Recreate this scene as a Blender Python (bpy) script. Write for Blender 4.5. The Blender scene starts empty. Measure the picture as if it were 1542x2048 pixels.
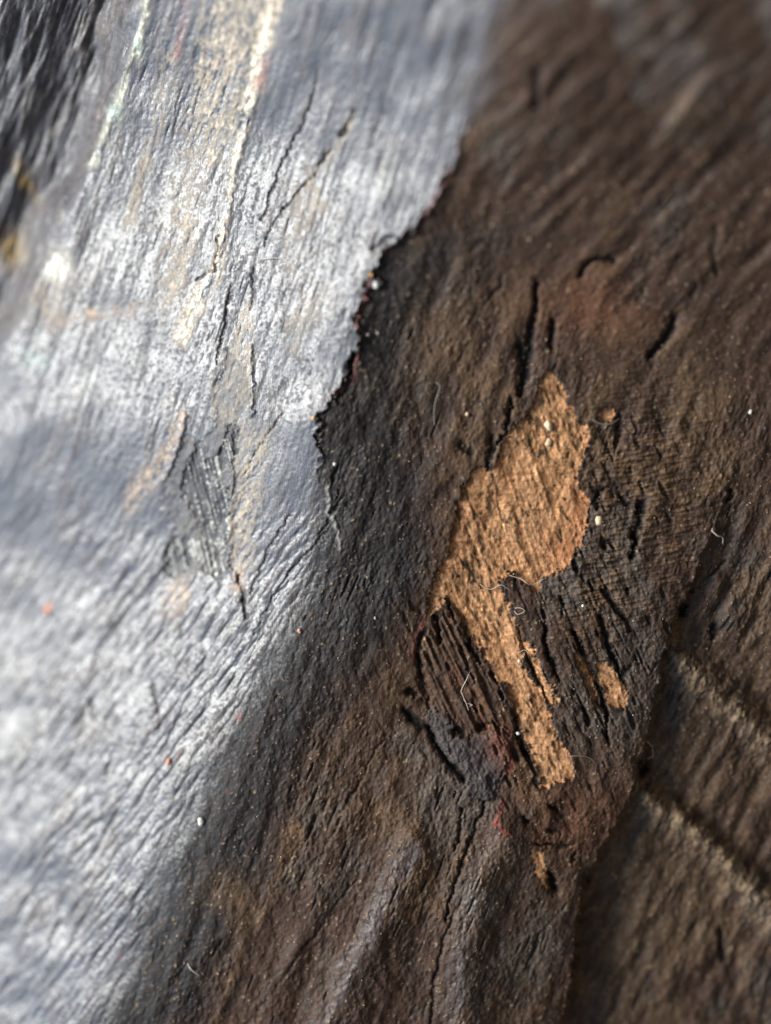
import bpy, math, random
import numpy as np

# ------------------------------------------------------------------ camera, light, exposure
sc = bpy.context.scene
COL = sc.collection
S = 5e-5                      # one unit of the carving's own grid = 0.05 mm
DIST = 3000.0                 # camera height above the wood, in grid units (15 cm)
W0, H0 = 1542.0, 2048.0

cam_d = bpy.data.cameras.new('camera')
cam = bpy.data.objects.new('camera', cam_d)
COL.objects.link(cam)
cam.location = (0, 0, DIST * S)
cam.rotation_euler = (0, 0, 0)
cam_d.sensor_fit = 'VERTICAL'
cam_d.sensor_height = 24.0
cam_d.lens = 12.0 * DIST / (H0 / 2)
cam_d.clip_start = 0.005
cam_d.clip_end = 50.0
cam_d.dof.use_dof = True
cam_d.dof.focus_distance = (DIST + 35) * S
cam_d.dof.aperture_fstop = 3.2
sc.camera = cam

world = bpy.data.worlds.new('World')
sc.world = world
world.use_nodes = True
wn, wl = world.node_tree.nodes, world.node_tree.links
bg = wn['Background']
tc = wn.new('ShaderNodeTexCoord')
dotn = wn.new('ShaderNodeVectorMath'); dotn.operation = 'DOT_PRODUCT'
dotn.inputs[1].default_value = (-0.9, -0.12, 0.35)
ramp = wn.new('ShaderNodeValToRGB')
ramp.color_ramp.elements[0].position = 0.56
ramp.color_ramp.elements[0].color = (0.50, 0.45, 0.41, 1)
ramp.color_ramp.elements[1].position = 0.92
ramp.color_ramp.elements[1].color = (1.6, 3.15, 5.2, 1)
wl.new(tc.outputs['Generated'], dotn.inputs[0])
wl.new(dotn.outputs['Value'], ramp.inputs[0])
wl.new(ramp.outputs[0], bg.inputs[0])
bg.inputs[1].default_value = 0.42

def area(name, loc, size, power, color):
    l = bpy.data.lights.new(name, 'AREA'); l.shape = 'RECTANGLE'
    l.size, l.size_y = size
    l.energy = power; l.color = color
    o = bpy.data.objects.new(name, l); COL.objects.link(o)
    o.location = loc
    d = -o.location.normalized()
    o.rotation_euler = d.to_track_quat('-Z', 'Y').to_euler()
    return o
# the window the object lies beside
area('window_light', (-0.63, 0.13, 0.30), (0.30, 0.34), 12.8, (1.0, 0.975, 0.90))

sc.view_settings.view_transform = 'Standard'
sc.view_settings.look = 'None'
sc.view_settings.exposure = 0.0
sc.view_settings.gamma = 1.0
sc.view_settings.use_curve_mapping = False

# ------------------------------------------------------------------ the grid and noise
STEP = 2.0
U0, U1, V0, V1 = -300.0, 1850.0, -300.0, 2350.0
nx = int((U1 - U0) / STEP) + 1
ny = int((V1 - V0) / STEP) + 1
us = U0 + STEP * np.arange(nx)
vs = V0 + STEP * np.arange(ny)
U, V = np.meshgrid(us, vs)
fy = np.fft.fftfreq(ny)[:, None] / STEP
fx = np.fft.rfftfreq(nx)[None, :] / STEP

def spec(seed, filt):
    r = np.random.default_rng(seed).standard_normal((ny, nx))
    f = np.fft.rfft2(r) * filt
    f[0, 0] = 0
    o = np.fft.irfft2(f, s=(ny, nx))
    return o / o.std()
def rot(ang):
    # ang: direction of the grain in degrees, measured from +u towards +v (down)
    a = math.radians(ang); ca, sa = math.cos(a), math.sin(a)
    return fx * ca + fy * sa, -fx * sa + fy * ca
def gn(seed, ang, la, lb):          # smooth noise, la along the grain, lb across
    ka, kb = rot(ang)
    return spec(seed, np.exp(-2 * math.pi**2 * ((ka*la)**2 + (kb*lb)**2) * 0.25))
def fb(seed, ang, la, lb, p=1.3):   # fractal noise stretched along the grain
    ka, kb = rot(ang)
    q = (ka*la)**2 + (kb*lb)**2
    return spec(seed, 1.0 / (0.02 + q)**p)
def ss(x, a, b):
    t = np.clip((x - a) / (b - a), 0, 1)
    return t*t*(3-2*t)
def lerp(a, b, t): return a + (b-a)*t

W1, W2 = gn(11, 0, 60, 60), gn(12, 0, 60, 60)
w3, w4 = gn(13, 0, 9, 9), gn(14, 0, 9, 9)
w5, w6 = gn(15, 0, 3, 3), gn(16, 0, 3, 3)
UW = U + 3.0*W1 + 3.2*w3 + 1.8*w5       # ragged coordinates for chipped outlines
VW = V + 3.0*W2 + 3.2*w4 + 1.8*w6

def win(pts, pad):
    p = np.asarray(pts, float)
    i0 = max(0, int((p[:,0].min()-pad-U0)/STEP)); i1 = min(nx, int((p[:,0].max()+pad-U0)/STEP)+2)
    j0 = max(0, int((p[:,1].min()-pad-V0)/STEP)); j1 = min(ny, int((p[:,1].max()+pad-V0)/STEP)+2)
    return slice(j0, j1), slice(i0, i1)
def segd(x, y, p, q):
    dx, dy = q[0]-p[0], q[1]-p[1]
    t = np.clip(((x-p[0])*dx + (y-p[1])*dy) / (dx*dx+dy*dy+1e-9), 0, 1)
    return np.hypot(x-p[0]-t*dx, y-p[1]-t*dy), t
def line(pts, w, pad=None, ragged=True):
    """0..1 profile round a polyline; w = half width, or one per point"""
    ws = w if isinstance(w, (list, tuple)) else [w]*len(pts)
    ws = list(ws) + [ws[-1]]*(len(pts)-len(ws))
    pad = (pad or 3*max(ws)) + 20
    sl = win(pts, pad)
    x, y = (U[sl]+0.55*(UW-U)[sl], V[sl]+0.55*(VW-V)[sl]) if ragged else (U[sl], V[sl])
    best = np.zeros_like(x)
    for k in range(len(pts)-1):
        d, t = segd(x, y, pts[k], pts[k+1])
        ww = np.maximum(lerp(ws[k], ws[k+1], t), 0.4)
        best = np.maximum(best, np.exp(-(d/ww)**2))
    out = np.zeros((ny, nx)); out[sl] = best
    return out
def poly(pts, ragged=True, pad=60):
    """signed distance, positive inside, clipped at -pad"""
    sl = win(pts, pad)
    x, y = (UW[sl], VW[sl]) if ragged else (U[sl], V[sl])
    d = np.full(x.shape, 1e9); inside = np.zeros(x.shape, bool)
    n = len(pts)
    for k in range(n):
        p, q = pts[k], pts[(k+1) % n]
        dd, _ = segd(x, y, p, q); d = np.minimum(d, dd)
        if p[1] != q[1]:
            c = ((p[1] > y) != (q[1] > y)) & (x < (q[0]-p[0])*(y-p[1])/(q[1]-p[1]) + p[0])
            inside ^= c
    out = np.full((ny, nx), -float(pad)); out[sl] = np.maximum(np.where(inside, d, -d), -pad)
    return out
def blob(u, v, ru, rv=None, ang=0):
    rv = rv or ru
    a = math.radians(ang); dx, dy = UW-u, VW-v
    x, y = dx*math.cos(a)+dy*math.sin(a), -dx*math.sin(a)+dy*math.cos(a)
    return np.exp(-((x/ru)**2 + (y/rv)**2))

# ------------------------------------------------------------------ the broad form
def smooth1(x, y, sig):
    t = np.arange(-900.0, 3000.0, 4.0); f = np.interp(t, x, y)
    k = np.exp(-0.5*(np.arange(-3*sig, 3*sig+1, 4.0)/sig)**2); k /= k.sum()
    h = len(k)//2; g = np.convolve(np.pad(f, h, mode='edge'), k, 'same')[h:-h if h else None]
    return t, g
def curve(v, pts, sig=0):
    p = np.array(pts, float)
    if sig: return np.interp(v, *smooth1(p[:,0], p[:,1], sig))
    return np.interp(v, p[:,0], p[:,1])
def sint(v, x, y, sig=110):
    return np.interp(v, *smooth1(x, y, sig))
VS = V
CREST = [(-300,1110),(-100,1040),(0,1000),(120,975),(230,945),(300,915),(370,888),(430,842),(470,815),(500,765),
                     (545,742),(600,726),(640,706),(690,702),(750,696),(790,664),(830,632),(900,632),(980,640),(1080,650),
                     (1160,625),(1300,545),(1450,455),(1600,375),(1750,325),(1900,270),(2048,200),(2350,60)]
crest_s = curve(V, CREST, 90) + 4*W1
css = U - crest_s                                 # smooth distance, shapes the broad form
jag = np.interp(V, [200,350,850,1000], [0,1,1,0])
cj = U - curve(V + 4*w4, CREST, 8) + (6*w3 + 3*w5 + 5*gn(17,0,18,18))
near = np.exp(-(css/70)**2)
cjs = U - curve(V, CREST, 22)
csh = css + (cjs - css)*jag*near                  # the same without the finest raggedness
cs = css + (cj - css)*jag*near                    # ragged distance, only felt near the chipped edge
crest_w = sint(V, [-300,100,300,400,800,900,1050,1200,1500,2050], [80,60,28,8,8,26,48,68,85,95], 40)
kL = sint(V, [-300,300,900,1400,2100], [0.47,0.47,0.50,0.60,0.64])
kR = sint(V, [-300,300,900,1500,2100], [0.10,0.05,0.0,-0.03,-0.06])
ch = csh - 1.05*np.maximum(crest_w-12, 0)
sp = np.logaddexp(0, -ch/crest_w) * crest_w
along = sint(V, [-300,0,300,600,1000,1500,2048,2400], [560,385,205,80,8,-30,-65,-90])
H = along + kR*cs - (kL-kR)*sp
# the surface beyond the pale left ridge falls away more steeply
c2 = curve(V, [(-300,360),(0,285),(60,278),(120,262),(200,232),(330,190),(430,140),(540,95),(680,28),(850,-10),(1100,-110),(1600,-300),(2400,-700)], 45)
s2 = U - c2 + 8*W2
fl2 = 1 - ss(V, 560, 900)
H += fl2*(0.50*np.logaddexp(0, -s2/40)*40 - 95*ss(-s2, -5, 75)) - (1-fl2)*0.4*np.logaddexp(0, -s2/25)*25
# gentle rolls, and the hollow running down the dark face
H += 3.0*fb(21, 70, 420, 200, 1.6)
dwid = np.maximum(crest_w, 14)
dark = ss(cs/dwid, -0.7, 1.1)
H -= 26*np.exp(-((cs-330)/170)**2)*ss(V, 900, 1500)

# the turned edge on the right and the grooved wood behind it
edge_u = curve(V + 3*w4, [(-300,2400),(600,1720),(850,1530),(960,1452),(1060,1418),(1150,1385),(1280,1332),(1400,1305),(1500,1288),(1570,1268),
                   (1640,1232),(1700,1200),(1760,1168),(1830,1153),(1900,1148),(1960,1143),(2048,1118),(2350,1020)])
es = U - edge_u + 2.0*w3 + 0.8*w5
drop = np.interp(V, [-300,880,1000,1150,1300,1700,2400], [0,0,10,32,52,75,85])
H -= (0.22*drop) * np.exp(np.clip(es,-400,0)/60) * (es < 0) + (es >= 0)*0.22*drop
H -= drop*0.78*ss(es, 0, 13)
back = ss(es, 1, 6) * ss(V, 930, 1010)
# carved grooves behind
grv1 = [(1330,1255),(1390,1275),(1440,1305),(1500,1365),(1560,1430),(1700,1590),(1900,1800)]
rdg1 = [(1325,1300),(1370,1330),(1420,1370),(1480,1430),(1545,1490),(1690,1650),(1900,1860)]
grv2 = [(1275,1530),(1330,1560),(1380,1605),(1440,1660),(1500,1715),(1560,1765),(1700,1880),(1900,2040)]
rdg2 = [(1270,1580),(1320,1610),(1370,1650),(1430,1705),(1490,1765),(1550,1820),(1690,1940),(1900,2100)]
bm = ss(es, -6, 30)
H -= 9*line(grv1, [17,20,23,25,27,28,30])*bm
H += 20*line(rdg1, [22,24,26,28,30,32,34])*bm
H -= 13*line(grv2, [15,18,19,21,23,24,26])*bm
H += 30*line(rdg2, [24,26,28,30,32,34,36])*bm

HB = H.copy()       # broad form without the fine relief

# ------------------------------------------------------------------ masks of the marks on the wood
P_main = [(1111,729),(1119,745),(1131,781),(1139,807),(1150,813),(1147,836),(1170,848),(1175,862),(1170,901),(1160,933),(1152,953),
 (1158,979),(1176,992),(1176,1030),(1173,1070),(1158,1088),(1158,1108),(1144,1131),(1111,1147),(1082,1157),(1076,1183),(1059,1173),(1040,1158),
 (1024,1144),(1005,1150),(994,1169),(1007,1192),(1020,1218),(1033,1254),(1048,1286),(1050,1306),(1042,1325),(1069,1361),(1089,1396),(1100,1426),
 (1108,1461),(1124,1494),(1144,1516),(1149,1549),(1140,1565),(1111,1563),(1095,1581),(1082,1584),(1076,1552),(1059,1497),(1040,1452),
 (1024,1406),(1011,1370),(982,1351),(965,1312),(939,1273),(920,1234),(903,1217),(891,1202),(868,1225),(849,1238),(858,1196),(875,1134),
 (897,1112),(894,1086),(910,1037),(923,992),(939,959),(952,937),(978,942),(991,927),(998,901),(1011,875),(1027,846),(1053,838),
 (1059,820),(1076,784),(1082,755),(1102,745)]
P_list = [
 ('main', P_main),
 ('strip', [(1053,1276),(1076,1312),(1092,1351),(1108,1377),(1113,1406),(1098,1413),(1082,1374),(1063,1319),(1050,1293)]),
 ('blob', [(1196,1319),(1218,1325),(1247,1361),(1259,1390),(1251,1419),(1221,1413),(1205,1383),(1196,1351)]),
 ('sliver', [(1153,1306),(1176,1322),(1189,1351),(1186,1374),(1199,1413),(1189,1406),(1170,1370),(1160,1338)]),
 ('low', [(1058,1688),(1074,1692),(1092,1726),(1100,1776),(1090,1784),(1074,1746)]),
 ('dot', [(1198,818),(1222,816),(1228,834),(1212,844),(1196,838)]),
]
UW0, VW0 = UW, VW
UW = U + 1.2*W1 + 2.6*w3 + 2.2*w5; VW = V + 1.2*W2 + 2.6*w4 + 2.2*w6
psd = {n: poly(p) for n, p in P_list}
UW, VW = UW0, VW0
bare_sd = np.max(np.stack(list(psd.values())), 0)
bare = ss(bare_sd, -1.2, 1.6)

pit = lambda pts, w, d=1.0: (pts, w, d)
cracks = [   # (points, half widths, depth)
 ([(636,128),(628,180),(610,235),(596,275),(578,310),(560,345),(540,395),(523,440)], [1.5,2.5,3.5,2.5,2,2,2.5,1.5], 9),
 ([(705,220),(697,250),(680,270)], [3,5,3], 8),
 ([(665,300),(652,316),(640,328)], [3,6,3], 12),
 ([(632,350),(618,366),(595,390),(560,420),(540,455),(532,490)], [4,3.5,2,2,2,2], 9),
 ([(441,470),(438,500),(430,530),(420,545)], [3,5,5,3], 12),
 ([(410,552),(395,562)], [3,3], 9),
 ([(462,570),(450,640),(436,690),(430,730)], [2,3,3,2], 9),
 ([(510,535),(506,590),(502,620)], [4,5,3], 7),
 ([(566,830),(530,880),(505,920),(490,950)], [1.5,2,2,1.5], 6),
 ([(575,1030),(540,1090),(515,1150),(500,1190)], [2,3,3,2], 7),
 ([(670,1045),(600,1120),(550,1190),(505,1270)], [2,3,3,2], 7),
 ([(690,985),(660,1040),(640,1070)], [3,4,3], 7),
 ([(479,1150),(484,1190),(488,1235)], [6,5,4], 12),
 ([(305,1355),(315,1400),(318,1460)], [2,3,2], 7),
 ([(180,1395),(186,1440)], [3,3], 8),
 ([(200,1290),(175,1360),(150,1420)], [2,2,2], 6),
 ([(705,712),(700,738),(703,752)], [5,8,4], 16),
 ([(700,760),(690,785),(665,800)], [3,4,3], 6),
 ([(745,500),(768,478),(785,470)], [3,4,3], 6),
 # the dark face
 ([(1075,560),(1068,640),(1060,700),(1050,750),(1040,790)], [4,6,12,12,7], 14),
 ([(1110,640),(1105,690)], [6,7], 11),
 ([(1045,690),(1050,740)], [8,9], 12),
 ([(1022,800),(1018,830),(1010,865),(985,900)], [5,6,4,3], 12),
 ([(985,875),(978,915),(975,940)], [9,7,4], 10),
 ([(925,890),(940,905)], [9,9], 10),
 ([(1352,632),(1345,655),(1325,685),(1300,712)], [9,12,9,6], 16),
 ([(1165,548),(1172,528),(1200,515),(1232,518)], [7,6,5,6], 13),
 ([(1008,545),(1000,575),(975,600)], [4,6,5], 10),
 ([(945,500),(960,480),(982,488)], [6,6,6], 8),
 ([(1075,140),(1070,215)], [9,9], 10), ([(1225,150),(1205,190)], [9,8], 9),
 ([(1435,450),(1428,500),(1440,545)], [7,9,5], 12), ([(1470,470),(1440,510)], [5,5], 8),
 ([(1395,570),(1385,590)], [7,7], 10), ([(1290,580),(1278,600)], [7,6], 9),
 ([(1286,1000),(1282,1040),(1275,1070),(1265,1115)], [8,10,8,5], 15),
 ([(1205,980),(1190,1000),(1198,1015)], [5,6,5], 10), ([(1248,998),(1256,1010)], [6,5], 9),
 ([(1235,830),(1238,860),(1230,890)], [4,6,4], 8),
 ([(1204,1235),(1212,1270),(1222,1300),(1240,1340),(1255,1375)], [6,8,7,4,3], 14),
 ([(1150,1265),(1164,1300),(1186,1335),(1196,1370),(1206,1400),(1214,1440),(1216,1480)], [3,5,7,5,5,3,2], 13),
 ([(1090,1245),(1094,1290),(1108,1330),(1122,1362)], [2.5,4,7,4], 13),
 ([(1035,1255),(1052,1300),(1075,1350),(1096,1405)], [3,4,3,3], 10),
 ([(1258,1240),(1262,1262)], [6,6], 8), ([(1258,1340),(1252,1352)], [6,6], 9),
 ([(870,1235),(878,1270),(884,1290)], [4,5,3], 11), ([(893,1205),(900,1240)], [3,3], 9),
 ([(845,1270),(838,1310),(842,1360),(860,1400)], [5,7,6,4], 11),
 ([(930,1255),(940,1290),(960,1330)], [3,5,3], 10), ([(920,1290),(932,1330),(945,1370)], [2,3,2], 8),
 ([(1030,1420),(1036,1460),(1052,1500),(1060,1515)], [4,6,6,3], 13),
 ([(820,1380),(826,1388)], [9,7], 13), ([(808,1420),(830,1440),(855,1455)], [8,10,8], 12),
 ([(858,1452),(878,1490),(895,1520),(912,1545),(925,1562)], [7,8,8,10,6], 17),
 ([(915,1462),(932,1466)], [8,6], 12), ([(966,1458),(982,1450)], [7,6], 13),  # pits above the flake, their shadow painted black in the pigment
 ([(975,1600),(962,1640),(945,1680),(925,1730),(905,1790),(893,1840)], [2.5,3.5,4,4,3,2], 9),
 ([(925,1620),(922,1670),(915,1700)], [3,5,3], 9),
 ([(905,1830),(885,1900),(870,1960),(862,2060),(850,2200)], [2.5,3.5,4.5,3,3], 7),
 ([(1046,1635),(1054,1644)], [7,7], 14), ([(1104,1750),(1112,1778)], [7,8], 18),
 ([(1100,1610),(1112,1622)], [6,6], 11), ([(1080,1690),(1120,1700),(1150,1692)], [3,4,3], 9),
 ([(1100,1660),(1120,1668)], [5,5], 9), ([(1148,1725),(1154,1705)], [3,3], 9),
 ([(1370,1212),(1366,1230)], [8,8], 15), ([(1432,1255),(1428,1275)], [9,8], 14),
 ([(1380,1185),(1450,1120)], [3,3], 6), ([(1462,985),(1455,1000)], [6,6], 11),
 ([(1285,1528),(1290,1545)], [9,9], 16), ([(1440,1850),(1450,1920)], [6,6], 10),
 ([(1345,1290),(1300,1350)], [3,2], 5),
 ([(500,2050),(560,1960),(640,1850),(720,1750)], [5,4,3,2], 3),
 ([(760,1480),(700,1600),(640,1720)], [3,3,3], 4),
]
CR = np.zeros((ny, nx)); HC = np.zeros((ny, nx))
for pts, w, d in cracks:
    if pts[0][0] > 930 and pts[0][1] < 620 and pts[0][0] != 1165 and pts[0][0] != 1075: w = [0.8*q for q in w]; d = 0.45*d
    if pts[0][0] < 700 and pts[0][1] < 1500: w = [0.75*q for q in w]; d = 0.55*d
    m = line(pts, w)
    CR = np.maximum(CR, ss(m, 0.25, 0.8)*min(1, d/11)); HC = np.maximum(HC, m*d)

# scattered short slits following the grain
left = 1 - dark
gL1, gL2 = 108, 124        # grain on the shining face: top and bottom
mlow = ss(V, 750, 1250)
wt_tr = ss(U + 0.4*(900-V), 1050, 1350)*ss(-V, -900, -500)
wt_ctr = np.exp(-(((U-1080)/230)**2 + ((V-1330)/260)**2))*dark
def ori(seed, la, lb):
    a = lerp(gn(seed, gL1, la, lb), gn(seed+1, gL2, la, lb), mlow)
    b = gn(seed+2, 135, la, lb); c = gn(seed+3, 66, la, lb); d = gn(seed+4, 112, la, lb)
    r = lerp(lerp(d, b, wt_tr), c, np.clip(wt_ctr*1.6, 0, 1))
    r = lerp(r, gn(seed+5, 118, la, lb), back)
    return lerp(a, r, dark)
n_f = ori(100, 7, 3.0)      # fine pebbly grain
n_m = ori(110, 26, 6)
n_l = ori(120, 90, 16)
n_c = ori(130, 30, 3.2)
n_i = gn(140, 0, 2.6, 2.6)
n_k = fb(141, 100, 60, 40, 1.0)
n_b = fb(142, 0, 60, 60, 1.1)
n_s = ori(150, 160, 7)
slit = ss(n_c + 0.45*n_k, 2.0, 3.0)

# chip on the shining face with grey fibres
chip = poly([(452,690),(470,700),(500,790),(480,840),(466,860),(462,960),(458,1050),(456,1150),(440,1165),(410,1140),(335,1165),(322,1110),(345,1060),(318,1010),
             (338,930),(372,870),(400,880),(440,840),(432,770)])
chipm = ss(chip, -2, 3)
chip2 = ss(poly([(462,850),(482,846),(478,900),(456,930),(430,960),(458,990),(456,1060),(450,1150),(430,1158),(400,1120),(340,1160),(325,1115),(350,1075),(395,1090),
                 (400,1040),(365,1000),(352,950),(385,915),(398,880),(405,925),(440,900)]), -2, 3)
# raised flake on the dark face
flake = poly([(848,1428),(872,1420),(905,1450),(918,1474),(960,1470),(985,1458),(1015,1456),(1030,1475),(1022,1515),(1005,1560),(980,1600),(935,1600),(925,1545),(880,1490)])
flm = ss(flake, -2, 5)
# ledge edge along the crest
ledge = np.exp(-(cs/6.0)**2)*jag
# triangular fibrous field beside the strip
tri = ss(poly([(880,1225),(905,1245),(960,1340),(1010,1400),(1035,1470),(960,1470),(905,1445),(850,1420),(826,1370),(836,1300)]), -6, 10)

# ------------------------------------------------------------------ fine relief
fib = np.clip(np.exp(-(((U-1290)/130)**2 + ((V-980)/230)**2)) + 0.8*np.exp(-(((U-1180)/90)**2 + ((V-1180)/110)**2)), 0, 1)*(es < 0)
amp = lerp(lerp(0.38, 0.55, mlow), 0.72, dark)
rough_top = 1 - ss(s2, -60, 10)
H += amp*(lerp(0.55,0.8,dark)*n_f + lerp(0.25,0.55,dark)*n_i + lerp(lerp(0.6,2.2,mlow),0.25,dark)*n_m) * (0.85 + 0.3*n_k.clip(-1.2, 1.3))*(1-0.6*bare)
H += lerp(0.35, 1.3, dark)*n_l + 0.35*n_s*left
H += 2.8*rough_top*fl2*(ori(160, 60, 16) + 0.4*n_m) 
H -= lerp(1.6,5,dark)*slit*(1-bare)
H += 2.2*wt_tr*ori(170, 60, 20) + 2.2*back*ori(180, 34, 14)
H += 1.8*dark*(1-wt_tr)*fb(190, 90, 30, 20, 0.9)
H -= HC
H -= 8*bare*(1-0.9*ss(psd['low'],-20,0)) + 1.8*ss(psd['main'], 14, 50)
g_st = gn(200, 70, 70, 4.2); g_cr = gn(201, -4, 16, 1.9)
H += bare*(0.5*g_st + 0.15*g_cr)
H -= 4*chip2 + 2.0*chipm
H += chip2*1.3*gn(202, 76, 45, 2.4)
H += 6*flm
H += (1-bare)*(-9*np.clip(1.5*wt_ctr + 0.5*fib, 0, 1)*ss(gn(225, 66, 22, 8) + 0.5*n_b, 1.3, 2.0) + 1.6*fib*gn(220,-8,15,2.2) - 3.0*wt_ctr*ss(gn(224, 65, 70, 3.6),1.2,2.2))
H += tri*2.6*gn(203, 64, 60, 4)*(1-bare)
H += 2.0*ledge
H -= 11*ss(cs, -1, 12)*jag
edge_lines = [
 ([(545,0),(530,90),(500,210),(478,330),(460,420),(448,470),(430,545),(400,600)], 6, 2),
 ([(500,690),(502,760),(506,830)], 4, 4),
 ([(465,860),(462,960),(458,1050),(456,1120),(475,1160)], 5, 5),
 ([(370,830),(352,900),(330,960)], 5, 4),
 ([(655,975),(662,1020),(675,1060),(680,1100)], 4, 5),
 ([(1010,1670),(960,1760),(940,1850),(930,1950),(925,2060)], 48, 24),
 ([(830,1700),(760,1850),(690,2000),(640,2100)], 52, 25),
 ([(700,1640),(640,1780),(590,1900),(540,2050)], 40, 12),
]
for pts, w, h in edge_lines: H += h*line(pts, w)

# ------------------------------------------------------------------ pigment (linear RGB) and roughness
def c(r, g, b): return np.array([(x/255.0/12.92 if x <= 10 else ((x/255.0+0.055)/1.055)**2.4) for x in (r, g, b)])
C = np.zeros((ny, nx, 3))
def put(col, m): 
    global C
    C = C + (col - C)*np.clip(m, 0, 1)[..., None]
C[:] = c(66, 62, 64)
put(c(84, 76, 70), 0.6*ss(n_l + n_m + 0.3*n_k, 0.3, 2.2))
put(c(46, 46, 50), ss(-0.4*n_k + n_m, 0.6, 2.2))
# darker wood right of the crest, browner further on
put(c(68, 48, 35), dark)
put(c(96, 72, 50), dark*ss(n_b + 0.6*n_l, 0.2, 1.9)*0.8)
put(c(84, 72, 62), dark*ss(n_k - 0.5*n_b, 0.6, 2.0)*0.7)
put(c(124,112,104), ss(U, 1020, 1250)*ss(-V - 0.2*(U-1050), -380, 0)*ss(n_k+0.5*n_b,-1.2,1.0)*0.8)  # faint gloss at the upper right, painted in as paler grey
black_band = ss(cs/dwid, -0.9, 0.5)*(1 - ss(cs + 30*n_b, 120, 280))*ss(V, 380, 560)  # near-black band along the crest, fading out further right
put(c(28, 26, 26), black_band*0.85)
warm = np.exp(-(((U-1190)/110)**2 + ((V-610)/75)**2)) + np.exp(-(((U-1130)/110)**2 + ((V-1640)/75)**2))
put(c(104, 64, 42), warm*ss(n_b+0.6*n_f, -0.8, 1.4)*0.75)
put(c(90, 69, 50), back*ss(n_b + n_m*0.7, -1.2, 1.2))
n_h = gn(220, -8, 15, 2.2); n_v = gn(221, 72, 18, 2.6)
put(c(116, 88, 58), fib*ss(n_h + 0.7*n_b, 0.3, 1.6)*0.8)
put(c(34, 27, 22), fib*ss(n_v + 0.6*fb(222, 80, 60, 30), 1.1, 2.0)*0.85)
fw = wt_ctr*(1-bare)
put(c(98, 72, 46), fw*ss(gn(223, 65, 60, 3.2) + 0.4*n_b, 0.8, 1.9)*0.7)
crumb = ss(gn(225, 66, 22, 8) + 0.5*n_b, 1.3, 2.0)
put(c(16, 13, 11), np.clip(fw*1.5 + 0.5*fib*(1-bare), 0, 1)*crumb*0.9)
put(c(24, 19, 16), fw*ss(gn(224, 65, 70, 3.6) + 0.4*n_b, 1.2, 2.0)*0.85)
put(c(128, 106, 82), bm*back*(1.0*np.maximum(line(rdg1, 30), line(rdg2, 34)))*ss(n_f+n_m, -1.5, 1.5))  # groove ridges painted paler, as if catching the light
# near-black slits and pits, the shadow of some painted in, mottled grain
put(c(26, 22, 20), slit*lerp(0.45, 0.8, dark))
put(c(14, 12, 11), CR*0.92)
put(c(36, 29, 23), dark*ss(n_f + 0.6*n_i, 0.9, 2.2)*0.55*(1-bare))
put(c(138, 116, 88), dark*ss(n_i + 0.5*n_f - 0.4, 1.6, 2.6)*0.6)
put(c(96, 60, 36), tri*ss(gn(204, 64, 50, 5), 0.3, 2)*0.6)
put(c(66, 62, 62), flm*0.6); put(c(108, 62, 42), blob(1005,1490,28,40)*0.8)
put(c(80, 78, 80), 0.4*line([(1010,1680),(960,1790),(940,1900),(925,2060)], 40)*ss(n_m,-1,1.5))
put(c(76, 74, 78), 0.4*line([(830,1700),(760,1850),(690,2000),(640,2100)], 26)*ss(n_m,-1,1.5))
# reddish traces
rd = np.zeros((ny, nx))
for pts, w in [([(1026,1520),(1022,1545)], 4), ([(1008,1600),(1000,1625),(992,1640),(1004,1655),(1016,1664)], [4,5,5,5,2]),
               ([(900,340),(882,385),(862,410),(845,440),(832,465)], 5), ([(744,555),(732,590),(718,620),(706,655)], [5,8,6,4]),
               ([(845,1245),(832,1275),(824,1320)], 5), ([(712,715),(712,750),(704,765)], 4), ([(690,772),(655,795)], 3)]:
    rd = np.maximum(rd, line(pts, w))
red_hot = np.maximum(line([(1008,1600),(1000,1625),(992,1640),(1004,1655),(1016,1664)], [3,4,6,5,2]), line([(1026,1520),(1021,1545)], 4))
put(c(98, 52, 42), rd*0.7)
put(c(142, 70, 56), ss(red_hot, 0.25, 0.9)*ss(n_i+n_f,-1.5,0.3)*0.85)
redsp = ss(gn(210, 100, 14, 8), 2.3, 2.9)*np.exp(-(cs/60)**2)*ss(V, 1000, 1400)
put(c(130, 62, 50), redsp*0.7)
# pale worn streaks on the shining face
sp1 = ss(n_f + 0.8*n_i + 0.8*n_m, -2.0, 1.4)
def worn(col, m, k=1.0):
    put(col, np.clip(m, 0, 1)*sp1*k)
cream = c(184, 170, 150); sand = c(136, 125, 112); peach = c(160, 140, 122)
worn(sand, ss(poly([(430,-200),(560,-200),(545,20),(520,120),(500,230),(480,330),(450,330),(420,280),(380,200),(400,60)]), -25, 25), 1.0)
worn(cream, line([(560,-150),(545,0),(532,70),(512,130),(490,215),(476,290),(462,400)], [22,16,16,12,9,6,5]), 1.3)
worn(cream, line([(452,430),(443,480),(436,530),(412,570),(385,625),(360,675)], [5,8,10,16,17,12]), 1.3)
worn(cream, line([(402,285),(412,300),(424,312),(414,335)], [6,8,8,4]), 1.3)
worn(sand, line([(372,420),(372,480),(350,560),(335,600)], [22,26,18,8]), 1.1)
worn(sand, line([(290,320),(272,400),(262,450)], [8,8,5]), 1.0)
worn(sand, ss(poly([(478,610),(508,600),(506,700),(508,800),(500,860),(460,850),(430,830),(430,760),(455,700)]), -8, 14), 1.3)
worn(sand, line([(640,600),(600,640),(590,690)], [30,24,20]), 0.7)
worn(sand, line([(610,400),(585,470),(600,530)], [30,28,28]), 0.6)
worn(sand, line([(705,230),(690,270),(650,330),(625,360),(640,410)], [8,10,10,9,20]), 1.0)
worn(peach, line([(362,830),(330,910),(280,975),(262,1015)], [10,14,20,14]), 0.9)
worn(peach, blob(352,1200,22,32,20), 1.2)
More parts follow.
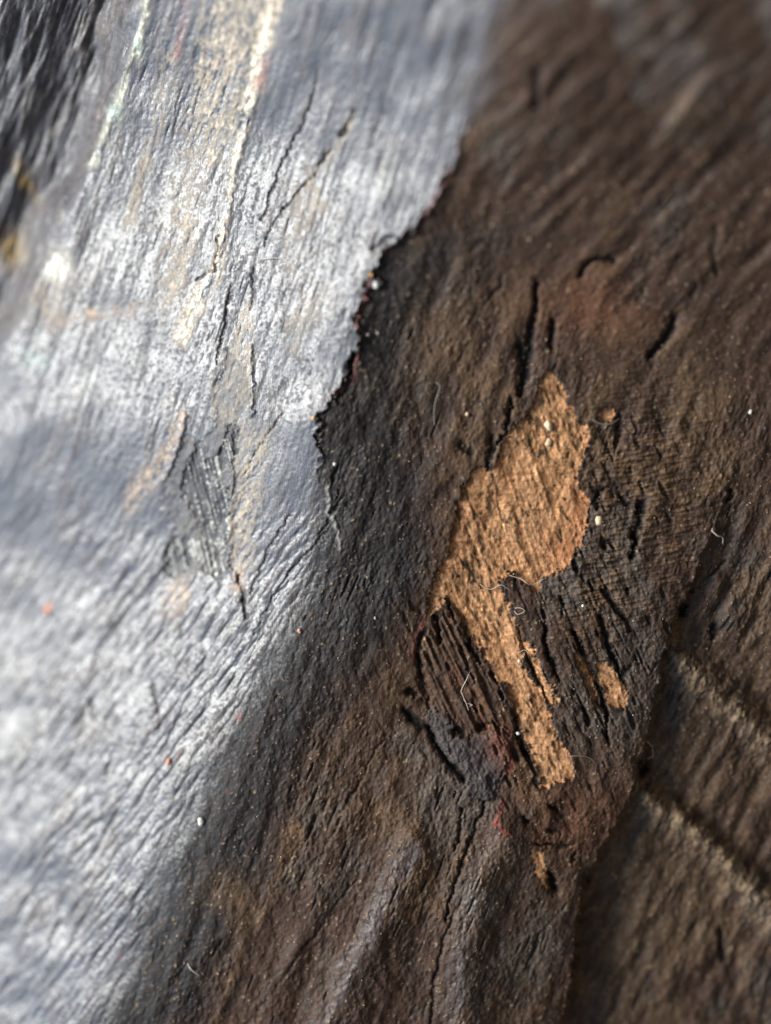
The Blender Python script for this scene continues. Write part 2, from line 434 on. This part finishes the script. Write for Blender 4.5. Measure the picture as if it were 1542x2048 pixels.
worn(sand, line([(470,-50),(440,100),(410,230),(395,330),(360,470),(330,600)], [45,50,45,35,28,22]), 0.75)
worn(sand, line([(500,880),(500,1000),(480,1100)], [34,40,30]), 0.6)
worn(sand, line([(345,100),(300,300),(250,470)], [14,16,12]), 0.6)
worn(peach, line([(475,1110),(480,1160),(470,1180)], [14,12,8]), 0.9)
worn(sand, line([(520,880),(490,960),(480,1060),(490,1120)], [22,26,22,18]), 1.0)
worn(peach, blob(200,630,80,14,-8), 0.8)
worn(sand, blob(100,610,38,48), 0.8)
put(c(205, 198, 185), blob(118,535,22,30,15)*1.3)
pale2 = line([(300,-60),(284,50),(278,95),(262,150),(236,195),(225,240),(205,290),(185,330)], [8,10,13,8,10,14,10,8])
put(c(190, 186, 168), pale2*0.9*ss(n_m+0.5*n_l,-1.2,0.7))
put(c(120, 150, 142), np.clip(blob(275,92,8,14)+blob(224,225,9,18)+0.4*blob(70,720,18,30,-60), 0, 1)*0.7)
put(c(150, 120, 60), (blob(20,500,26,30)+blob(50,360,12,40,-30)).clip(0,1)*0.6)
put(c(100, 62, 60), (line([(372,0),(360,60),(350,110)], 8)+line([(530,120),(510,170)], 9)).clip(0,1)*0.7)
put(c(190,110,80), blob(94,1215,8,5,-60)*1.3)
# fibres in the grey chip
put(c(96, 92, 88), chipm*ss(n_f+n_i+0.5*n_m,-0.8,1.4)*0.8)
put(c(58, 58, 60), chip2*0.75)
put(c(165, 160, 152), chip2*ss(gn(202, 76, 45, 2.4)+0.6*n_i, 0.3, 1.6)*0.8)
put(c(150, 145, 138), line([(655,975),(662,1020),(675,1060),(680,1100)], 4)*0.6)
# bare wood
B = np.zeros((ny, nx, 3)); B[:] = c(162, 118, 82)
def putB(col, m):
    global B
    B = B + (col - B)*np.clip(m, 0, 1)[..., None]
putB(c(176, 132, 96), ss(g_st + 0.6*n_b, 0.1, 1.6)*0.7)
putB(c(142, 98, 64), ss(-g_st + 0.6*n_b, 0.4, 1.8)*0.5)
putB(c(134, 90, 58), ss(g_cr + 0.2*n_b, 0.5, 1.9)*0.75)
putB(c(152, 96, 64), 0.8*np.clip(blob(1165,1030,22,70)+blob(1130,1100,45,40)+blob(905,1060,18,60,15),0,1)*0.75)
olive = ss(gn(205, 68, 11, 4.5) + 0.5*fb(206, 60, 60, 30) + 0.5*np.exp(-((U-960)/70)**2-((V-1100)/80)**2), 0.75, 1.7)
putB(c(74, 64, 44), olive*0.6)
putB(c(40, 36, 32), ss(gn(207, 70, 6, 4), 2.0, 2.7)*0.9)
putB(c(52, 44, 34), np.clip(blob(1050,885,5,12)+blob(1062,888,4,10)+blob(1083,907,6,9,60)+blob(955,990,6,6)+blob(952,1032,5,7)+blob(1012,1040,5,6)+blob(1100,1092,5,7)+blob(930,1130,5,8)+blob(950,1165,6,14)+blob(938,1160,3,20),0,1)*1.3)
putB(c(42, 34, 26), line([(1010,865),(990,915),(982,950),(975,1000)], 2.2)*0.9)
H -= 2.0*bare*olive
C = lerp(C, B, (bare)[..., None])
rim = np.exp(-((bare_sd+3)/4.0)**2)
C = lerp(C, np.broadcast_to(c(34,26,21), C.shape), (rim*ss(n_m+0.5*n_b+w3,-0.9,0.8)*0.75)[..., None])
# per-grain mottling, with the shaded side's darkness deepened in the pigment
mot_shade = lerp(1.0, 0.82, dark*(1-bare))*np.exp(0.16*n_i + lerp(0.24, 0.16, dark)*n_f + 0.10*n_m)
C = C*mot_shade[..., None]
C = np.clip(C, 0.002, 0.85)
R = lerp(0.48, 0.68, dark) + 0.02*n_m + 0.03*n_i
R += 0.20*ss(C.mean(-1), 0.08, 0.2) + 0.14*np.maximum(chipm*0.7, chip2)
fold = np.maximum(line([(1000,1690),(950,1780),(925,1880),(910,2060)], 26), line([(820,1700),(740,1860),(670,2000),(620,2100)], 28))
R -= 0.10*fold*(1-bare)
R += left*(0.14*ss(n_f + 0.8*n_i + 0.3*n_m, 0.5, 2.0) - 0.02)
R = lerp(R, 0.85, bare); R = lerp(R, 0.8, CR); R = np.clip(R + 0.08*rough_top, 0.3, 0.95)

# ------------------------------------------------------------------ grid -> world
def world_xyz(u, v, h, hb):
    k = (DIST - hb)/DIST
    return (u - W0/2)*k*S, -(v - H0/2)*k*S, h*S
X, Y, Z = world_xyz(U, V, H, HB)
POS = np.stack([X, Y, Z], -1).reshape(-1, 3).astype(np.float32)
dyv = np.gradient(POS.reshape(ny, nx, 3), axis=0); dxv = np.gradient(POS.reshape(ny, nx, 3), axis=1)
NRM = np.cross(dxv, -dyv); NRM /= np.linalg.norm(NRM, axis=-1, keepdims=True)
NRM = NRM.reshape(-1, 3)
PIG = np.concatenate([C, R[..., None]], -1).reshape(-1, 4).astype(np.float32)
def surf(u, v):
    i = int(np.clip(round((u-U0)/STEP), 0, nx-1)); j = int(np.clip(round((v-V0)/STEP), 0, ny-1))
    k = j*nx+i
    return POS[k].astype(float), NRM[k].astype(float)

# ------------------------------------------------------------------ materials
def wood_mat(name, bump, grain_rot, spec_level=0.5):
    m = bpy.data.materials.new(name); m.use_nodes = True
    n, l = m.node_tree.nodes, m.node_tree.links
    b = n['Principled BSDF']
    a = n.new('ShaderNodeAttribute'); a.attribute_name = 'pigment'
    t = n.new('ShaderNodeTexCoord'); mp = n.new('ShaderNodeMapping')
    mp.inputs['Rotation'].default_value[2] = grain_rot
    mp.inputs['Scale'].default_value = (1.0, 0.35, 1.0)
    l.new(t.outputs['Object'], mp.inputs[0])
    n1 = n.new('ShaderNodeTexNoise'); n1.inputs['Scale'].default_value = 5200; n1.inputs['Detail'].default_value = 3
    l.new(mp.outputs[0], n1.inputs['Vector'])
    r = n.new('ShaderNodeMapRange'); r.inputs['From Min'].default_value = 0.3; r.inputs['From Max'].default_value = 0.7
    r.inputs['To Min'].default_value = 0.78; r.inputs['To Max'].default_value = 1.25
    l.new(n1.outputs['Fac'], r.inputs['Value'])
    mx = n.new('ShaderNodeVectorMath'); mx.operation = 'SCALE'
    l.new(a.outputs['Color'], mx.inputs[0]); l.new(r.outputs[0], mx.inputs['Scale'])
    l.new(mx.outputs[0], b.inputs['Base Color'])
    l.new(a.outputs['Alpha'], b.inputs['Roughness'])
    b.inputs['Specular IOR Level'].default_value = spec_level
    bp = n.new('ShaderNodeBump'); bp.inputs['Strength'].default_value = bump; bp.inputs['Distance'].default_value = 3*S
    l.new(n1.outputs['Fac'], bp.inputs['Height']); l.new(bp.outputs[0], b.inputs['Normal'])
    return m
M_pol = wood_mat('worn_dark_wood', 0.35, -0.3, 0.5)
pn, pl_ = M_pol.node_tree.nodes, M_pol.node_tree.links
pb = pn['Principled BSDF']
att = [q for q in pn if q.type == 'ATTRIBUTE'][0]
for sock, a_, b_ in (('Specular IOR Level', 0.75, 0.28), ('Coat Weight', 0.35, 0.0)):
    mr = pn.new('ShaderNodeMapRange'); mr.inputs['From Min'].default_value = 0.42; mr.inputs['From Max'].default_value = 0.64
    mr.inputs['To Min'].default_value = a_; mr.inputs['To Max'].default_value = b_
    pl_.new(att.outputs['Alpha'], mr.inputs['Value']); pl_.new(mr.outputs[0], pb.inputs[sock])
pb.inputs['Coat Roughness'].default_value = 0.45
M_mat = M_pol
M_bare = wood_mat('bare_tan_wood', 0.3, 0.3, 0.1)
def plain(name, col, rough=0.7, sss=0.0):
    m = bpy.data.materials.new(name); m.use_nodes = True
    n, l = m.node_tree.nodes, m.node_tree.links; b = n['Principled BSDF']
    t = n.new('ShaderNodeTexCoord'); q = n.new('ShaderNodeTexNoise'); q.inputs['Scale'].default_value = 9000
    l.new(t.outputs['Object'], q.inputs['Vector'])
    r = n.new('ShaderNodeValToRGB')
    r.color_ramp.elements[0].position = 0.3; r.color_ramp.elements[1].position = 0.7
    r.color_ramp.elements[0].color = (col[0]*0.7, col[1]*0.68, col[2]*0.65, 1)
    r.color_ramp.elements[1].color = (min(col[0]*1.15,.9), min(col[1]*1.15,.9), min(col[2]*1.15,.9), 1)
    l.new(q.outputs['Fac'], r.inputs[0]); l.new(r.outputs[0], b.inputs['Base Color'])
    b.inputs['Roughness'].default_value = rough
    return m

# ------------------------------------------------------------------ carving: one thing, its surfaces as parts
base = Z.min() - 200*S
root = bpy.data.objects.new('wood_carving', None); COL.objects.link(root)
root.location = (0, 0, float(base)); root.empty_display_size = 0.02
root['label'] = 'dark weathered carved wood filling the view, blue grey sheen left, tan bare patch right'
root['category'] = 'wood carving'

qi, qj = np.meshgrid(np.arange(nx-1), np.arange(ny-1))
q0 = (qj*nx + qi).ravel()
QUADS = np.stack([q0+nx, q0+nx+1, q0+1, q0], -1)
def fmask(m):      # vertex mask (bool grid) -> face mask by majority of corners
    k = m.astype(np.int8)
    return ((k[:-1,:-1] + k[1:,:-1] + k[:-1,1:] + k[1:,1:]) >= 3).ravel()
taken = np.zeros(len(QUADS), bool)
def grid_part(name, sel, mat, parent=None, label=None):
    global taken
    q = QUADS[sel & ~taken]; taken |= sel
    if len(q) < 4: return None
    ids, inv = np.unique(q.ravel(), return_inverse=True)
    q = inv.reshape(-1, 4)
    # skirt: open borders go down into the body so that the part has depth
    P = POS[ids].astype(np.float64).copy(); A = PIG[ids]; N = NRM[ids]
    me = bpy.data.meshes.new(name)
    e = np.concatenate([q[:, [0,1]], q[:, [1,2]], q[:, [2,3]], q[:, [3,0]]])
    key = np.sort(e, 1); kk = key[:,0].astype(np.int64)*len(ids)+key[:,1]
    un, first, cnt = np.unique(kk, return_index=True, return_counts=True)
    be = e[first[cnt == 1]]
    bv, binv = np.unique(be.ravel(), return_inverse=True)
    binv = binv.reshape(-1, 2)
    gi = ids[bv]; onborder = (gi % nx == 0) | (gi % nx == nx-1) | (gi < nx) | (gi >= nx*(ny-1))
    low = P[bv].copy(); low[:, 2] = np.where(onborder, base, low[:, 2] - 25*S)
    n0 = len(ids)
    # skirt uses its own copy of the rim so the surface shading stays clean
    P = np.concatenate([P, P[bv], low]); A = np.concatenate([A, A[bv], A[bv]])
    nb = len(bv)
    sk = np.stack([be*0, be*0], -1).reshape(-1, 4)
    sk[:,0] = n0 + binv[:,1]; sk[:,1] = n0 + binv[:,0]; sk[:,2] = n0+nb+binv[:,0]; sk[:,3] = n0+nb+binv[:,1]
    F = np.concatenate([q, sk]).astype(np.int32)
    P[:, 2] -= base
    me.vertices.add(len(P)); me.vertices.foreach_set('co', P.astype(np.float32).ravel())
    me.loops.add(len(F)*4); me.loops.foreach_set('vertex_index', F.ravel())
    me.polygons.add(len(F))
    me.polygons.foreach_set('loop_start', np.arange(0, len(F)*4, 4, dtype=np.int32))
    me.polygons.foreach_set('loop_total', np.full(len(F), 4, dtype=np.int32))
    me.update(calc_edges=True)
    me.polygons.foreach_set('use_smooth', np.ones(len(F), bool))
    at = me.attributes.new('pigment', 'FLOAT_COLOR', 'POINT'); at.data.foreach_set('color', A.astype(np.float32).ravel())
    me.materials.append(mat)
    o = bpy.data.objects.new(name, me); COL.objects.link(o); o.parent = parent or root
    if label: o['label'] = label
    return o

for nme, lab in [('main','long tan patch of bare wood with black flecks'), ('strip','narrow tan splinter beside the long bare patch'),
                 ('blob','small smooth orange tan patch near the right edge'), ('sliver','thin broken tan sliver between black cracks'),
                 ('low','pale splintered patch near the bottom'), ('dot','small faded tan spot right of the long patch')]:
    grid_part('bare_patch', fmask(psd[nme] > 0.2), M_bare, label=lab)
grid_part('red_trace', fmask((red_hot > 0.4)), M_mat, label='thin bright orange red mark')
fl = grid_part('raised_flake', fmask(flake > 2), M_mat, label='raised grey flake with a reddish top')
grid_part('grooved_recess', fmask((es > 6) & (V > 960)), M_mat, label='brown wood behind the turned edge with two carved grooves')
grid_part('worn_chip', fmask(chip2 > 0.5), M_pol, label='shallow grey fibrous chip in the shining face')
grid_part('side_face', fmask(s2 < -4), M_pol, label='dark rough side falling away at the top left')
grid_part('shining_face', fmask(cs < 0), M_pol, label='smooth blue grey face catching the light')
grid_part('dark_face', np.ones(len(QUADS), bool), M_mat, label='matt dark brown face in shade')
# plain back of the block
bpy_b = bpy.data.meshes.new('back_face')
kx = (DIST)/DIST
c4 = [POS[0], POS[nx-1], POS[nx*ny-1], POS[nx*(ny-1)]]
bpy_b.from_pydata([(float(p[0])*1.0, float(p[1])*1.0, 0.0) for p in c4], [], [(0,1,2,3)])
bpy_b.materials.append(plain('plain_brown_wood', (0.05, 0.035, 0.025)))
ob = bpy.data.objects.new('back_face', bpy_b); COL.objects.link(ob); ob.parent = root

# ------------------------------------------------------------------ lint fibres
def tube(name, pts, rad, mat):
    """pts: (u, v, lift) -> smooth tube resting on the wood"""
    P = []
    for u, v, h in pts:
        p, n = surf(u, v); P.append(p + n*(h + rad)*S)
    P = np.array(P); n = len(P)
    t = np.linspace(0, n-1, (n-1)*6+1); Q = []
    for x in t:
        i = min(int(x), n-2); f = x-i
        p0, p1, p2, p3 = P[max(i-1,0)], P[i], P[i+1], P[min(i+2,n-1)]
        Q.append(0.5*((2*p1)+(-p0+p2)*f+(2*p0-5*p1+4*p2-p3)*f*f+(-p0+3*p1-3*p2+p3)*f**3))
    Q = np.array(Q); org = Q[0].copy(); V_, F_ = [], []; K = 6
    for i, q in enumerate(Q):
        d = Q[min(i+1, len(Q)-1)] - Q[max(i-1, 0)]; d /= np.linalg.norm(d)+1e-12
        a = np.cross(d, (0,0,1.0)); a /= np.linalg.norm(a)+1e-12; b = np.cross(d, a)
        r = rad*S*(0.45 if i in (0, len(Q)-1) else 1)
        for k in range(K):
            w = 2*math.pi*k/K; V_.append(tuple(q - org + r*(math.cos(w)*a + math.sin(w)*b)))
        if i:
            for k in range(K):
                F_.append(((i-1)*K+k, (i-1)*K+(k+1)%K, i*K+(k+1)%K, i*K+k))
    F_.append(tuple(range(K))[::-1]); F_.append(tuple((len(Q)-1)*K+k for k in range(K)))
    me = bpy.data.meshes.new(name); me.from_pydata(V_, [], F_); me.polygons.foreach_set('use_smooth', [True]*len(F_))
    me.materials.append(mat); o = bpy.data.objects.new(name, me); COL.objects.link(o); o.location = org
    return o
M_lint = plain('pale_lint', (0.42, 0.37, 0.29), 0.6)
M_hair = plain('grey_hair', (0.24, 0.21, 0.17), 0.5)
G = 'loose fibres on the wood'
def fibre(pts, rad, mat, label, name='lint_fibre'):
    o = tube(name, pts, rad, mat); o['label'] = label; o['category'] = 'fibre'; o['group'] = G
fibre([(1419,1061,4),(1428,1064,8),(1436,1069,9),(1441,1077,6),(1445,1086,3)], 1.7, M_lint, 'short thick cream fibre hooked over the right edge of the dark wood')
fibre([(938,1345,1),(930,1360,4),(926,1378,4),(925,1392,4),(930,1408,3),(935,1422,1)], 0.9, M_lint, 'long pale bent fibre in the dark fibrous wood left of the tan strip')
fibre([(925,1396,4),(934,1404,5),(942,1407,4),(938,1414,1)], 0.7, M_lint, 'tiny loop of pale fibre crossing the foot of the long bent fibre')
fibre([(872,762,2),(880,768,6),(876,785,6),(870,800,5),(869,825,4),(867,850,1)], 0.8, M_hair, 'fine grey looped hair on the dark wood left of the tan patch tip')
fibre([(872,763,2),(858,765,5),(852,775,5),(859,790,2)], 0.6, M_hair, 'faint curl of hair touching the top of the grey looped hair')
fibre([(523,519,1),(540,518,5),(556,516,6),(576,519,2)], 0.9, M_lint, 'thin straight white fibre lying across the blue grey face near a crack')
fibre([(1292,1515,1),(1299,1508,10),(1303,1496,12),(1300,1486,8),(1294,1482,2)], 0.8, M_lint, 'thin curled fibre standing off the turned right edge low down')
fibre([(1018,1151,1),(1035,1162,8),(1052,1172,9),(1070,1168,7),(1088,1158,2)], 0.9, M_lint, 'tan fibre bridging the notch at the foot of the broad tan patch')
fibre([(441,982,1),(446,976,5),(454,977,5),(459,985,1)], 0.8, M_lint, 'tiny white arched fibre on the grey chip in the shining face')
fibre([(1185,838,1),(1200,846,5),(1220,846,5),(1243,837,2)], 0.8, M_hair, 'fine brown fibre lying right of the tan patch beside a faded spot')
fibre([(1030,1217,1),(1042,1214,5),(1048,1222,5),(1036,1228,3),(1029,1222,1)], 0.7, M_lint, 'small pale ring of fibre right of the tan strip')
fibre([(960,1168,1),(980,1176,5),(1000,1170,5),(1020,1180,1)], 0.7, M_lint, 'wispy fibre lying across the neck of the tan patch')
fibre([(1036,1308,1),(1048,1305,5),(1056,1308,5),(1060,1318,1)], 0.7, M_lint, 'pale curl of fibre at the right side of the tan strip')
fibre([(1130,1515,1),(1150,1510,5),(1175,1514,4),(1190,1526,1)], 0.6, M_hair, 'faint hair trailing right from the lower end of the tan strip')
fibre([(400,1950,1),(385,1935,5),(376,1926,1)], 1.2, M_lint, 'short blurred fibre near the bottom edge of the sheen')

# ------------------------------------------------------------------ grit
def grain(u, v, r, mat, label, asp=1.0, seed=0):
    import bmesh
    b = bmesh.new(); bmesh.ops.create_icosphere(b, subdivisions=2, radius=r*S)
    rg = random.Random(seed); ph = [rg.uniform(0, 6) for _ in range(6)]
    for w in b.verts:
        x, y, z = (w.co/(r*S))
        k = 1 + 0.16*math.sin(3*x+ph[0]) + 0.14*math.sin(4*y+ph[1]) + 0.12*math.sin(5*z+ph[2])
        w.co *= k; w.co.y *= asp; w.co.z *= 0.8
    me = bpy.data.meshes.new('grit_grain'); b.to_mesh(me); b.free(); me.materials.append(mat)
    me.polygons.foreach_set('use_smooth', [True]*len(me.polygons))
    p, n = surf(u, v)
    o = bpy.data.objects.new('grit_grain', me); COL.objects.link(o)
    o.location = p + n*r*0.45*S; o.rotation_euler = (0, 0, rg.uniform(-0.4, 0.4))
    o['label'] = label; o['category'] = 'grain'; o['group'] = 'grains of grit on the wood'
M_wh = plain('white_grit', (0.72, 0.68, 0.62)); M_cr = plain('cream_grit', (0.62, 0.46, 0.30))
M_or = plain('amber_grit', (0.75, 0.40, 0.14)); M_pk = plain('pink_grit', (0.62, 0.27, 0.2))
M_gy = plain('grey_grit', (0.3, 0.28, 0.25))
grain(750,572,6.5,M_wh,'round white grain on the jagged dark edge of the sheen',1,1)
grain(741,549,4.0,M_or,'amber grain just above the round white grain',1,2)
grain(628,835,4.0,M_or,'bright amber grain where the sheen meets the black band',1,3)
grain(1100,848,8.5,M_cr,'larger cream grain high on the tan patch',1.25,4)
grain(1101,884,6.5,M_cr,'smaller cream grain below the larger one on the tan patch',1.3,5)
grain(1198,1040,6.5,M_cr,'pale oval grain on dark wood right of the broad tan patch',1.5,6)
grain(1035,1468,6.0,M_wh,'white angular grain beside the left edge of the tan strip',0.7,7)
grain(600,1262,4.5,M_pk,'pink grain on the soft lower edge of the sheen',1,8)
grain(670,928,3.6,M_wh,'small white grain on black wood right of the sheen',1,9)
grain(757,665,3.8,M_gy,'grey grain below the round white grain on the dark face',1,10)
grain(737,667,3.2,M_gy,'tiny grey grain left of another one below the jagged edge',1,11)
grain(936,827,4.5,M_cr,'small tan grain on dark wood left of the patch tip',0.8,12)
grain(1503,822,4.0,M_wh,'blurred pale grain at the right side of the view',1,13)
grain(750,1237,3.2,M_gy,'dull grain on the dark face left of the forked tan foot',1,14)
grain(96,1226,5.5,M_pk,'red grain out of focus on the far left of the sheen',1.2,15)
grain(340,1525,6.5,M_pk,'pinkish lump in the bright lower part of the sheen',1.2,16)
grain(405,1642,6.5,M_wh,'blurred white grain at the lower border of the sheen',1.2,17)
grain(1166,1211,3.0,M_wh,'tiny white grain on brown wood below the broad tan patch',1,18)
grain(1039,1322,3.4,M_wh,'tiny white grain at the right side of the tan strip',1,19)
grain(700,700,3.0,M_gy,'small grey grain at the lip of the dark hole in the edge',1,20)

# ------------------------------------------------------------------ fine dust, too many to count
def dust():
    rg = np.random.default_rng(5); Vv, Ff, Mi = [], [], []
    tet = np.array([(1,0,-.6),(-.5,.87,-.6),(-.5,-.87,-.6),(0,0,1)])
    n = 0; tries = 0
    while n < 3200 and tries < 20000:
        tries += 1
        u, v = rg.uniform(-100, 1650), rg.uniform(-100, 2150)
        i, j = int((u-U0)/STEP), int((v-V0)/STEP)
        if cs[j, i] < -10 and rg.random() < 0.75: continue
        p, nr = surf(u, v); r = S*abs(rg.normal(0.9, 0.45) + 0.4)
        a = rg.uniform(0, 6.28); ca, sa = math.cos(a), math.sin(a)
        k = len(Vv)
        for x, y, z in tet*rg.uniform(0.6, 1.3, (4,1)):
            Vv.append((p[0]+r*(x*ca-y*sa), p[1]+r*(x*sa+y*ca), p[2]+r*(z+0.4)))
        Ff += [(k,k+2,k+1),(k,k+1,k+3),(k+1,k+2,k+3),(k+2,k,k+3)]; Mi += [int(rg.random() < 0.35)]*4
        n += 1
    me = bpy.data.meshes.new('dust'); me.from_pydata(Vv, [], Ff)
    me.materials.append(M_gy); me.materials.append(M_cr); me.polygons.foreach_set('material_index', Mi)
    o = bpy.data.objects.new('dust', me); COL.objects.link(o)
    o['label'] = 'fine pale dust specks scattered over the dark wood'; o['category'] = 'dust'; o['kind'] = 'stuff'
dust()
